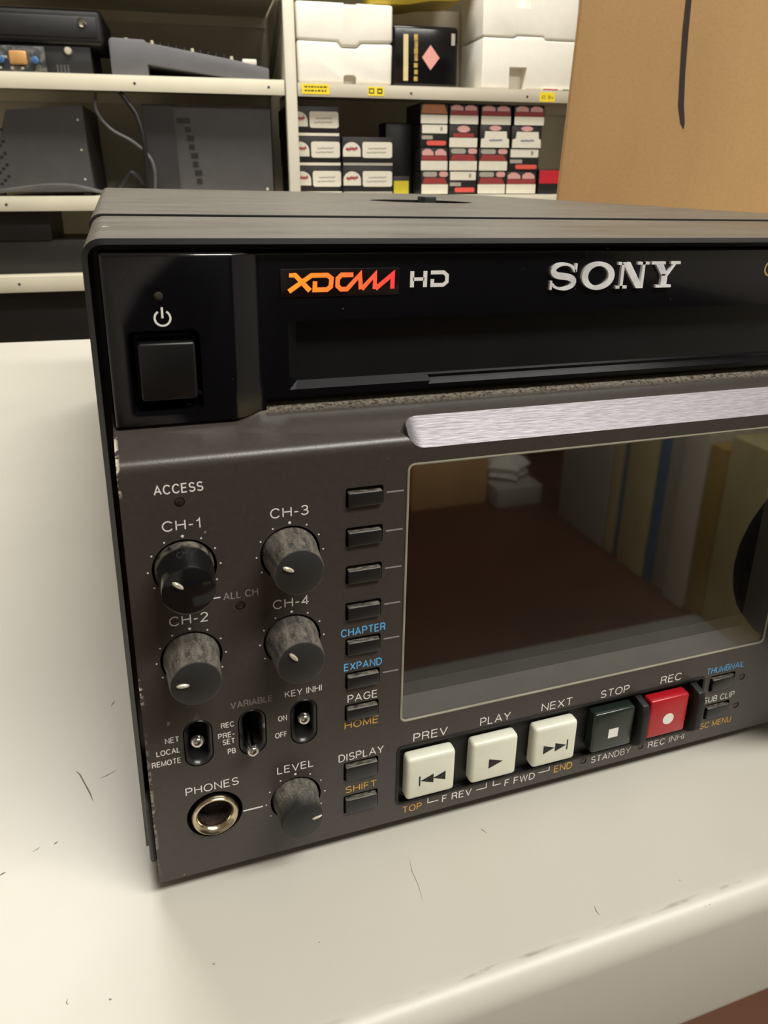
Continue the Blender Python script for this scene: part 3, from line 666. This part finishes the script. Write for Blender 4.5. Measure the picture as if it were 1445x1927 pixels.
        g.build('symbol', matte_black if i < 3 else white_print, bt, None)
    for x0, x1 in ((111.4, 113.3), (127.7, 129.7)):
        g = G(); g.prism([(-3.6, 7.5), (-3.9, 8.1), (-3.9, 16.2), (-3.2, 18.6), (1.15, 19.4), (1.15, 5.3), (-1.5, 5.6)], 'x', x0, x1)
        bmesh.ops.recalc_face_normals(g.b, faces=g.b.faces[:]); bmesh.ops.bevel(g.b, geom=g.b.edges[:], offset=0.35, segments=2, profile=0.5, affect='EDGES'); g.build('key_guard', matte_black, t)
    g = G()
    o_, i_ = rrect(50.3, 132.2, 4.65, 20.5, 1.2, 4), rrect(50.95, 131.6, 5.2, 19.85, 0.7, 4); n = len(o_)
    R_ = [[g.b.verts.new((p[0], y, p[1])) for p in pl_] for pl_, y in ((o_, 0.02), (o_, -0.18), (i_, -0.12), (i_, 1.1))]
    for k in range(3):
        for i in range(n): g.b.faces.new((R_[k][i], R_[k][(i+1) % n], R_[k+1][(i+1) % n], R_[k+1][i]))
    g.build('tray_rim', matte_black, t, 50)
    # jog dial just beyond the screen
    jd = G(); jd.lathe([(27, 3), (27, -12), (26, -15), (24.5, -16.2), (16, -15.6), (0.3, -14.5)], (177, 0, 41), 72, wob=lambda a: 1-0.004*(1 if int(a*24/PI) % 2 else 0)); jd.build('jog_dial', matte_black, t)
recorder()

# ---------------------------------------------------------------- cardboard box behind the recorder
def carton():
    t = empty('cardboard_box', 'tall brown cardboard box with dark marker stroke standing behind the recorder', 'box', (0.3248, 0.4124, 0.9)); t.rotation_euler = (0, 0, -math.radians(34))
    g = G(); H = 460
    lo = [(0, 0), (420, 0), (420, 130), (0, 130)]; ring = lambda z, dx: [((x + (dx if x == 0 else 0)), y, z) for x, y in lo]
    g.loft([ring(0, -4), ring(H, 9.5)]); bmesh.ops.recalc_face_normals(g.b, faces=g.b.faces[:])
    bmesh.ops.bevel(g.b, geom=[e for e in g.b.edges], offset=2.5, segments=3, profile=0.5, affect='EDGES')
    bx = g.build('carton', card_m, t)
    g = G(); g.strokes([(85.7, 178.6), (84.4, 183), (81.8, 194), (79.9, 214.5), (78.1, 241), (77.4, 261), (75.4, 330)], [0.4, 3.2, 4.0, 3.8, 4.2, 3.8, 3.6], -0.15); g.build('marker_stroke', ink_black, bx, None)
carton()

# ---------------------------------------------------------------- shelving behind (own frame: u along, w into, h up)
ys, rs = math.radians(5.5), math.radians(1.3)
u_ = Vector((math.cos(ys), -math.sin(ys), 0)); n_ = Vector((math.sin(ys), math.cos(ys), 0)); k_ = Vector((0, 0, 1))
U = math.cos(rs)*u_ + math.sin(rs)*k_; Hv = -math.sin(rs)*u_ + math.cos(rs)*k_
FR = Matrix((U, n_, Hv)).transposed().to_4x4(); FR.translation = Vector((0.451, 1.964, Z0 + 0.118))
def at(u, w_, h): return FR @ Matrix.Translation(Vector((u, w_, h))/1000)
def rack():
    t = empty('shelving_unit', 'cream painted metal shelving with two loaded bays behind the bench', 'shelving', mat=at(0, 0, 0))
    FL = -1022.0
    def shelf(u0, u1, top, face, nm='shelf', m=shelf_m):
        g = G(); g.box(u0, u1, 0, 450, top-2, top, 0.5); g.box(u0, u1, 0, 2.5, top-face, top-0.5, 1.0); g.box(u0, u1, 440, 442, top-30, top-2)
        for x in [u0+12] + list(range(int(u0)+300, int(u1)-60, 330)) + [u1-40]:
            g.lathe([(3.2, -0.6), (3.2, 0.1)], (x, 0, top-18), 10, 1)
        return g.build(nm, [m, black_card], t)
    for top, face in ((248, 36), (-31, 34), (-224, 39), (-480, 36), (-760, 36), (462, 36), (700, 36)): shelf(-1000, -7, top, face)
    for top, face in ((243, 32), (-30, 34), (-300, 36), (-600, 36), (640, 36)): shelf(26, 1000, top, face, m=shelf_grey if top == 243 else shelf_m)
    for u0, u1 in ((-4, 24), (-1030, -1002), (1002, 1030)):
        for w0 in (-3, 425):
            z0 = FL + (u0+u1)/2*-math.tan(rs)
            g = G(); g.box(u0, u1, w0, w0+25, z0, 760, 2.0); g.build('post', post_m, t)
    g = G(); g.box(-1000, 1000, 451, 453, -900, 740); g.build('back_panel', shelf_back_m, t)
    # open end frame between the bays: brace, and a sheet standing in for what shows through it
    g = G(); g.box(-2, 0, 25, 424, 244, 462); g.build('stand_in_sheet', shelf_back_m, t)
    g = G(); g.prism([(30, 392), (30, 436), (420, 310), (420, 266)], 'x', -8, -2.2); g.build('brace', M('brace_grey', (120, 116, 104), 0.5, 0, 0.05, 8), t)
    for u0, u1, h0, h1, nm in ((36, 108, 217, 240.5, 0), (209, 253, 216.5, 238.5, 1), (693, 738, 213.5, 237.5, 2)):
        g = G(); g.box(u0, u1, -0.8, 0.2, h0, h1)
        d = (h1-h0)
        if nm == 0:
            for r in range(2):
                x = u0+8
                while x < u1-12: l = random.uniform(4, 10); g.box(x, x+l, -0.9, -0.7, h0+d*(0.25+0.38*r), h0+d*(0.42+0.38*r), mi=1); x += l+2.5
        elif nm == 1:
            g.box(u0+3, u0+17, -0.9, -0.7, h0+5, h1-4, mi=1); g.box(u0+6, u0+14, -1.0, -0.8, h0+8, h1-7); g.box(u0+25, u0+39, -0.9, -0.7, h0+5, h1-4, mi=1); g.box(u0+28, u0+36, -1.0, -0.8, h0+9, h1-8)
        else:
            text_m(g, 'CC', u0+6, u0+19, h0+7, 9, -0.9, 1, 0.16); text_m(g, 'D', u0+25, u0+32, h0+7, 9, -0.9, 1, 0.2); text_m(g, 'V', u0+34, u1-4, h0+7, 6.5, -0.9, 1, 0.2)
        g.build('label_sticker', [label_yellow, label_ink], t, None)
rack()

def thing_mesh(name, label, cat, pos, g, mats, group=None, sharp=35):
    o = g.build(name, mats, None, sharp); o.matrix_world = at(*pos); tag(o, label, cat, group); return o
def squiggle(g, u0, u1, h, amp, w_, y, mi=0, n=14):
    g.strokes([(u0+(u1-u0)*i/n, h + amp*(1 if i % 2 else -1)*(0.5+0.5*((i*7) % 3)/2) + amp*0.6*i/n) for i in range(n+1)], w_, y, None, mi)

def right_bay():
    # foam packing boxes
    def foam(name, label, pos, poly, depth, bev, extra=None):
        g = G(); g.prism(poly, 'y', 0, depth); bmesh.ops.recalc_face_normals(g.b, faces=g.b.faces[:])
        bmesh.ops.bevel(g.b, geom=[e for e in g.b.edges if e.calc_face_angle(0) > 0.3], offset=bev, segments=3, profile=0.5, affect='EDGES')
        o = thing_mesh(name, label, 'foam box', pos, g, foam_m, 'white foam packing boxes')
        if extra: cut(o, extra)
        return o
    c = G(); c.prism(rrect(118, 152, -8, 22, 8, 4), 'y', -5, 26)
    foam('foam_box', 'white foam box with notched lid, lower of the pair beside the post', (29, 10, 243.5), [(0, 0), (246, 0), (249, 97), (164, 95), (158, 84), (112, 84), (106, 97), (0, 98)], 210, 7, c)
    c = G(); c.prism(rrect(122, 156, 78, 110, 6, 4), 'y', -5, 20)
    foam('foam_box', 'white foam box with hanging tab, upper of the pair beside the post', (29, 10, 341.5), [(0, 1), (107, 0), (113, -11.5), (157, -11.5), (163, -1), (249, 2), (250, 88), (0, 88)], 210, 7, c)
    c = G(); c.prism([(78, -8), (128, -8), (128, 55), (78, 55)], 'y', -5, 40)
    foam('foam_box', 'large white foam box with square notch, lower one at the right of the shelf', (526, 10, 243.5), [(0, 0), (270, 0), (270, 122), (180, 122), (172, 130), (96, 130), (90, 124), (0, 124)], 185, 5, c)
    c = G(); c.prism([(86, 70), (134, 70), (134, 140), (86, 140)], 'y', -5, 40)
    foam('foam_box', 'large white foam box stacked on the notched one, cut by the top of the photo', (523, 10, 369.5), [(2, 0), (92, 0), (98, 6), (174, 6), (180, -1.5), (274, -1.5), (274, 130), (0, 130)], 185, 5, c)
    # black wrapped box
    t = empty('wrapped_box', 'shiny black box with pink diamond label between the white foam boxes', 'box', mat=at(280, 22, 243.5))
    g = G(); g.box(0, 182, 0, 170, 0, 146, 9, seg=4); b = g.build('carton', gloss_wrap, t)
    g = G(); g.prism([(104.5, 41), (129, 71), (104, 101), (81, 71)], 'y', -0.8, 0.5); g.build('diamond_label', pink_m, b)
    g = G(); g.box(30, 43, -0.6, 0.5, 14, 124); g.build('stripe', stripe_m, b)
    g = G()
    for i in range(7): g.box(59+(i % 2), 69, -0.6, 0.5, 14+i*16, 14+i*16+(15 if i > 2 else 11))
    g.build('stripe', stripe2_m, b)
    g = G(); g.box(161, 171, -0.6, 0.5, 102, 130); g.build('mark', grey_card, b)
    # carton and bag at the back
    g = G(); g.box(0, 240, 0, 190, 0, 220, 2); thing_mesh('storage_carton', 'pale carton standing behind the shiny black box', 'box', (300, 225, 243.5), g, carton_white)
    g = G(); pts = []
    rings = []
    for i in range(13):
        f = i/12; uu = 10+235*f; h0 = 4 if f < .25 else 4 + (f-.25)*26 + 2*math.sin(f*12)
        rings.append([(uu, 10, h0+2+8*math.sin(PI*f)*0), (uu, 2, h0+18), (uu, 30, h0+40+6*math.sin(f*5)), (uu, 130, h0+44), (uu, 160, h0+20), (uu, 140, h0)])
    g.loft(rings); thing_mesh('plastic_bag', 'yellow bag lying on the upper foam box, cut by the top edge', 'bag', (222, 20, 429.6), g, yellow_bag)
    g = G(); g.box(0, 90, 0, 60, 0, 3.2); g.box(2, 45, -0.3, 0.2, 0.2, 3.0, mi=1); g.box(60, 78, -0.3, 0.2, 0.2, 3.0, mi=2); thing_mesh('packet', 'flat red and green packet on the shelf edge above the third yellow label', 'packet', (700, 0.2, 243.2), g, [white_card, bright_red, green_m], sharp=None)
    # black label boxes
    row = ['bottom', 'middle', 'top']
    for (cu, cw, rows, nm) in ((2, 139, 3, 'beside the post'), (143, 137, 2, 'in the second stack')):
        for r in range(rows):
            h0 = -29.5 + r*73.5
            lab = f'black carton with domed white emblem and white label, {row[r] if rows == 3 else ["bottom","upper"][r]} one {nm}'
            t = empty('label_box', lab, 'box', mat=at(cu, 16 + (14 if cu < 100 else 0), h0), group='black boxes with white labels')
            du = -2*r if cu < 100 else 0
            g = G(); g.box(du, cw+du, 0, 200, 0, 73, 0.8); b = g.build('carton', black_card, t)
            g = G(); g.box(du+1, cw+du-1, -0.7, 0.2, 1.5, 8.5); g.build('strip', white_card if cu < 100 else grey_card, b)
            k = 0.78
            L0 = (60 if cu < 100 else 53) + du
            g = G(); g.prism(rrect(L0, cw-2+du, 21, 61, 6, 4), 'y', -0.8, 0.3); lb = g.build('label', white_card, b)
            g = G(); q = [(L0-53, 24)] + [(L0-29-24*math.cos(PI*i/16), 38+22*math.sin(PI*i/16)) for i in range(17)] + [(L0-5, 24)]
            g.prism(q, 'y', -0.8, 0.3); em = g.build('emblem', white_card, b)
            g = G(); squiggle(g, L0-45, L0-13, 42, 3.4, 3.4, -0.9, 0, 12); g.build('script', script_red, em, None)
            g = G()
            for j in range(2): squiggle(g, L0+16-5*j, cw-18+du, 44-10*j, 1.6, 2.0, -0.9, 0, 18)
            g.build('lines', ink_grey, lb, None)
    t = empty('small_box', 'small yellow fronted box beside the bottom black carton', 'box', mat=at(282, 20, -29.5))
    g = G(); g.box(0, 46, 0, 90, 0, 48, 1); b = g.build('carton', black_card, t); g = G(); g.box(2, 44, -0.8, 0.3, 2, 36); g.build('label', olive_yellow, b)
    t = empty('small_box', 'red and black box at the right end of the striped cartons', 'box', mat=at(715, 20, -29.5))
    g = G(); g.box(0, 70, 0, 120, 0, 68, 1); b = g.build('carton', black_card, t); g = G(); g.box(0.5, 69, -0.8, 0.3, 29, 65); g.build('label', bright_red, b)
    g = G(); g.box(0, 75, 0, 90, 0, 190, 1); thing_mesh('small_box', 'dark block filling the shaded void at the left of the striped cartons', 'box', (284, 113, -29.5), g, leather_m)  # near-black block in place of the shaded void between the stacks
    # striped small cartons, four columns of four
    cb = [(363, 78), (443, 82), (529, 84), (616, 92)]; ct = [(359, 77), (442, 83), (533, 89), (630, 90)]
    hs = [(-29.5, 61.5), (32.5, 60), (93, 59), (152.5, 53)]
    kind = [['pair', 'stripe', 'dark', 'orange'], ['dark', 'pair', 'emblem', 'stripe'], ['pair', 'pair', 'card', 'stripe'], ['stripe', 'dark', 'card', 'stripe']]
    rn = ['bottom row', 'second row up', 'third row up', 'top row']; cn = ['first column', 'second column', 'third column', 'last column']
    ds = {'pair': 'carton with red band and two pale ovals', 'stripe': 'carton with pink arches and red band', 'dark': 'black carton with white label and coral strip', 'orange': 'brown and white carton', 'card': 'black carton with stepped white card', 'emblem': 'black carton with round emblem'}
    for ci in range(4):
        for r in range(4):
            cu = cb[ci][0] + (ct[ci][0]-cb[ci][0])*r/3; cw = cb[ci][1] + (ct[ci][1]-cb[ci][1])*r/3
            kd = kind[ci][r]; h0, hh = hs[r]; j = ((ci*5+r*3) % 4 - 1.5)*1.2
            t = empty('striped_carton', f'{ds[kd]}, {rn[r]} of the {cn[ci]}', 'box', mat=at(cu, 20+(j+3), h0), group='striped cartons under the foam boxes')
            g = G(); g.box(0, cw, 0, 150, 0, hh, 0.8); b = g.build('carton', [black_card], t)
            def lab(name, m, poly, y=-0.8):
                g = G(); g.prism(poly, 'y', y, 0.3); return g.build(name, m, b)
            R4 = lambda a, bb, c_, d_, rad=1.5: rrect(a*cw, bb*cw, c_*hh, d_*hh, rad, 3)
            if kd in ('pair', 'stripe', 'orange', 'emblem'):
                w0 = white_card
                lab('white_band', w0, R4(0.01, 0.99, 0.03, 0.44))
            if kd == 'pair':
                lab('red_band', red_card, [(0.04*cw, 0.46*hh), (0.96*cw, 0.46*hh), (0.86*cw, 0.72*hh), (0.12*cw, 0.72*hh)])
                lab('oval_label', grey_card, R4(0.06, 0.58, 0.76, 0.97, 6)); lab('oval_label', pinkish, R4(0.66, 0.98, 0.76, 0.98, 6))
            elif kd == 'stripe':
                lab('red_band', red_card, R4(0.03, 0.97, 0.46, 0.66))
                for a in (0.05, 0.53): lab('arch', pinkish, [(a*cw, 0.68*hh), ((a+0.42)*cw, 0.68*hh), ((a+0.40)*cw, 0.84*hh), ((a+0.27)*cw, 0.95*hh), ((a+0.12)*cw, 0.95*hh), (a*cw, 0.84*hh)])
            elif kd == 'orange': lab('brown_band', orange_card, [(0.02*cw, 0.5*hh), (0.98*cw, 0.5*hh), (0.86*cw, 0.95*hh), (0.10*cw, 0.95*hh)])
            elif kd == 'dark':
                lb = lab('label', white_card, R4(0.05, 0.97, 0.62, 0.98, 2)); lab('coral_strip', coral_m, R4(0.22, 0.94, 0.1, 0.3, 5)); lab('small_mark', grey_card, R4(0.04, 0.44, 0.36, 0.52, 2))
                g = G(); g.box(0.72*cw, 0.8*cw, -1.0, -0.7, 0.72*hh, 0.9*hh); g.build('mark', ink_grey, lb)
            elif kd == 'emblem':
                lab('emblem', pinkish, [(cw*0.5+cw*0.22*math.cos(a), hh*0.82+hh*0.15*math.sin(a)) for a in [2*PI*i/20 for i in range(20)]]); lab('red_band', red_card, R4(0.14, 0.86, 0.46, 0.64))
            elif kd == 'card':
                lab('emblem', pinkish, [(cw*0.5+cw*0.2*math.cos(a), hh*0.88+hh*0.11*math.sin(a)) for a in [2*PI*i/20 for i in range(20)]])
                cd = lab('white_card', white_card, [(0.02*cw, 0.03*hh), (0.98*cw, 0.03*hh), (0.97*cw, 0.4*hh), (0.9*cw, 0.44*hh), (0.88*cw, 0.74*hh), (0.16*cw, 0.74*hh), (0.14*cw, 0.44*hh), (0.03*cw, 0.4*hh)], -2)
                g = G(); squiggle(g, 0.3*cw, 0.74*cw, 0.34*hh, 1.8, 3, -2.1); g.build('script', ink_blue, cd, None)
right_bay()

def left_bay():
    # top shelf: mixer, padded case, circuit board, black device
    t = empty('mixing_console', 'grey wedge shaped mixing console with small knobs on the upper left shelf', 'audio mixer', mat=at(-422, 30, 248.4))
    side = [(0, 0), (86, 0), (86, 28), (305, 0), (380, 0), (381, 28), (300, 44), (88, 76), (82, 82), (6, 84), (0, 78)]
    g = G(); g.prism(side, 'y', 0, 300); bmesh.ops.recalc_face_normals(g.b, faces=g.b.faces[:]); bmesh.ops.bevel(g.b, geom=[e for e in g.b.edges if e.calc_face_angle(0) > 0.25], offset=2, segments=2, profile=0.5, affect='EDGES')
    b = g.build('chassis', mixer_m, t)
    sl = math.atan2(44-76, 300-88)
    for i in range(11):
        uu = 100 + i*19; hh = 75.5 + (uu-88)*math.tan(sl)
        g = G(); g.lathe([(5, -1), (4.4, 9), (3.4, 10)], (uu, 20, hh), 12, axis='z'); g.build('knob', matte_black if i % 5 else pointer_m, b)
    g = G(); g.box(316, 352, 14, 40, 36, 50, 3); g.build('fader_cap', white_card, b)
    g = G(); g.lathe([(5, 0), (5, 3)], (40, 14, 83), 10, axis='z'); g.build('knob', pointer_m, b)
    t = empty('padded_case', 'black padded case with chrome snap lying on top of the black device', 'case', mat=at(-800, 25, 313))
    g = G(); g.box(0, 368, 0, 240, 0, 76, 12, seg=4); g.box(8, 356, -2.5, 4, 14, 60, 3); b = g.build('case_body', leather_m, t)
    g = G(); g.lathe([(10, 0), (10, -4), (7, -7), (1, -8)], (324, -2, 47), 24); g.build('snap', chrome_m, b)
    t = empty('rack_device', 'black device with round silver knob under the padded case', 'audio device', mat=at(-800, 40, 248.4))
    g = G(); g.box(0, 334, 0, 230, 0, 64, 3); b = g.build('chassis', leather_m, t)
    g = G(); g.lathe([(9, 0.5), (9, -6), (7, -9), (1, -9.5)], (283, 0, 52), 20); g.build('knob', pointer_m, b)
    g = G()
    for i in range(4): g.box(252+i*8, 257+i*8, -1, 0.5, 4, 22)
    g.build('terminal_strip', equip_m, b)
    t = empty('circuit_board', 'bare electronic board with copper transformer in front of black device', 'electronics', mat=at(-780, 14, 248.4))
    g = G(); g.box(0, 213, 0, 20, 0, 56, 1); b = g.build('board', board_m, t)
    g = G(); g.box(136, 174, -9, 1, 16, 45, 3); g.build('transformer', copper_m, b)
    for x in (118, 192): g = G(); g.lathe([(8, 0.5), (8, -9), (6, -10)], (x, 0, 26), 16); g.build('capacitor', cap_blue, b)
    for i in range(12):
        x = 84 + (i*37) % 122; z = 6 + (i*23) % 46
        if 128 < x < 180 and 12 < z < 48: continue
        g = G(); g.box(x, x+6, -4, 0.5, z, z+5); g.build('chip', pointer_m if i % 3 else black_card, b)
    # middle shelf: two upright units with cables
    t = empty('equipment_unit', 'dark grey upright equipment unit at the left end of the middle shelf', 'equipment', mat=at(-740, 60, -30.5))
    g = G(); g.prism([(0, 10), (241, 10), (237, 120), (236, 214), (60, 200), (30, 120)], 'y', 0, 320); b = g.build('chassis', equip_m, t)
    g = G()
    for i in range(16): g.box(22+(i % 3)*9, 29+(i % 3)*9, -1.0, 0.5, 26+i*9, 32+i*9)
    g.build('vent', black_card, b)
    for z in (180, 110, 40): g = G(); g.lathe([(3, 0.5), (3, -1.5)], (222, 0, z), 10); g.build('screw', pointer_m, b)
    for u0 in (8, 212): g = G(); g.box(u0, u0+18, 10, 30, 0, 10.5, 1); g.build('foot', rubber_m, b)
    t = empty('equipment_unit', 'grey upright equipment unit with dark left side and slots next to the post', 'equipment', mat=at(-374, 60, -30.5))
    g = G(); g.prism([(0, 0), (332, 0), (333, 222), (12, 220)], 'y', 0, 320); b = g.build('chassis', equip_m, t)
    g = G(); g.prism([(2, 2), (90, 2), (86, 218), (13, 218)], 'y', -6, 0.5); g.build('side_cover', equip_dark, b)
    g = G()
    for i in range(8):
        z = 176-21*i; wd = 34 if i == 0 else (14 if i % 2 else 18); x0 = 94 + i*3.2 + (0 if i == 0 else 16)
        g.box(x0, x0+wd, -1, 0.5, z, z+13)
    g.build('vent', black_card, b)
    g = G(); g.lathe([(4, 0.5), (4, -1.5)], (316, 0, 16), 10); g.build('screw', pointer_m, b)
    def cable(label, pts, r, m):
        P = [Vector(p) for p in pts]; out = []
        for i in range(len(P)-1):
            p0, p1, p2, p3 = P[max(i-1, 0)], P[i], P[i+1], P[min(i+2, len(P)-1)]
            for k in range(6):
                s = k/6; out.append(0.5*((2*p1)+(-p0+p2)*s+(2*p0-5*p1+4*p2-p3)*s*s+(-p0+3*p1-3*p2+p3)*s**3))
        out.append(P[-1]); g = G(); g.tube(out, r, 8); o = g.build('cable', m, None); o.matrix_world = at(0, 0, 0); tag(o, label, 'cable', 'cables between the upright units')
    cable('grey cable looping from the upper shelf down beside the left unit', [(-467, 48, 212), (-470, 44, 170), (-440, 40, 128), (-392, 40, 100), (-356, 36, 66), (-345, 34, 30), (-350, 40, -26)], 4.5, cable_grey)
    cable('black cable hanging down along the left side of the slotted unit', [(-408, 20, 212), (-392, 18, 190), (-374, 16, 160), (-364, 12, 110), (-362, 14, 40), (-366, 16, -26)], 5.5, cable_m)
    cable('black cable with plug lying between the two units', [(-452, 44, -22), (-436, 42, -6), (-412, 40, 18), (-400, 40, 26), (-380, 46, 10), (-378, 50, -2)], 6.0, cable_m)
    cable('grey cable along the front of the left unit', [(-760, 20, -24), (-690, 18, -15), (-610, 18, -5), (-540, 20, -6), (-480, 26, -20), (-440, 34, -25)], 4.5, cable_grey)
    # lower shelves
    g = G(); g.box(0, 330, 0, 220, 0, 84, 2); thing_mesh('storage_box', 'dark block filling the shaded void under the black box on the third shelf', 'box', (-840, 70, -223.5), g, equip_dark)  # dark block stands in for the shade below the black box
    g = G(); g.box(0, 205, 0, 200, 0, 72, 2); thing_mesh('storage_box', 'black box on top of the dark block under the middle shelf', 'box', (-822, 60, -139), g, leather_m)
    g = G(); g.box(0, 690, 0, 300, 0, 205, 3); thing_mesh('storage_box', 'large black box on the lowest visible shelf left of the recorder', 'box', (-985, 90, -479.5), g, leather_m)
left_bay()

# ---------------------------------------------------------------- things across the aisle, mirrored in the screen
def across():
    def bx(name, label, x, y, z, a, b, c, m, cat='box', group=None):
        g = G(); g.box(0, a, 0, b, 0, c, 4); o = g.build(name, m, None); o.location = (x, y, z); tag(o, label, cat, group); return o
    cream = M('file_cream', (204, 190, 138), 0.6, 0, 0.05, 8); blue = M('file_blue', (60, 104, 150), 0.6, 0, 0.05, 8); grey = M('file_grey', (168, 166, 150), 0.6, 0, 0.05, 8); tan = M('file_tan', (170, 138, 66), 0.6, 0, 0.05, 8)
    y = -1.85
    for i, (th, m, nm) in enumerate([(245, grey, 'broad grey file box farthest along the row mirrored in the screen'), (36, cream, 'thin cream file box mirrored in the screen, behind the first blue one'), (28, blue, 'narrow blue file box mirrored in the screen, behind the wide cream one'), (112, cream, 'cream file box mirrored between two blue ones in the screen'), (26, blue, 'narrow blue file box mirrored in the screen, next to the grey one'), (58, grey, 'grey file box mirrored in the middle of the row in the screen'), (75, carton_white, 'pale file box mirrored beside the tan one in the screen'), (50, tan, 'tan file box mirrored in the right half of the screen'), (210, cream, 'broad cream file box nearest in the row mirrored in the screen')]):
        bx('file_box', nm, 1.30 + 0.006*(i % 3), y, 0, 330, th, 440 + (i*37) % 60, m, 'file box', 'file boxes across the aisle'); y += th/1000 + 0.005
    g = G(); g.box(0, 2900, 0, 320, 60, 2000, 4); g.box(40, 2860, 30, 300, 0, 60, 0); o = g.build('added_dark_cabinet', M('cabinet_dark', (46, 40, 36), 0.5, 0, 0.1, 6), None); o.location = (-0.2, -2.86, 0); tag(o, 'unseen dark cabinet added across the aisle to darken the fascia reflections', 'cabinet')  # unseen block, added to darken what the gloss fascia reflects
    bx('floor_mat', 'pale grey floor mat mirrored along the lower edge of the screen', 0.15, -1.2, 0, 1900, 520, 9, M('mat_grey', (150, 148, 138), 0.8, 0, 0.06, 8), 'mat')
    bx('moving_box', 'brown carton mirrored in the upper left corner of the screen', 0.84, -2.22, 0, 275, 210, 165, card_m)
    bx('flat_carton', 'low pale carton under the white sack mirrored in the screen', 1.125, -2.2, 0, 170, 250, 70, grey_card)
    g = G(); g.lathe([(45, 0), (66, 12), (58, 30), (70, 45), (48, 70), (30, 78), (6, 95)], (0, 0, 0), 24, axis='z', wob=lambda a: 1+0.16*math.sin(5*a)+0.1*math.sin(9*a)); o = g.build('plastic_sack', foam_m, None); o.location = (1.21, -2.06, 0.072); tag(o, 'white crumpled sack beside the mirrored brown carton', 'bag')
across()
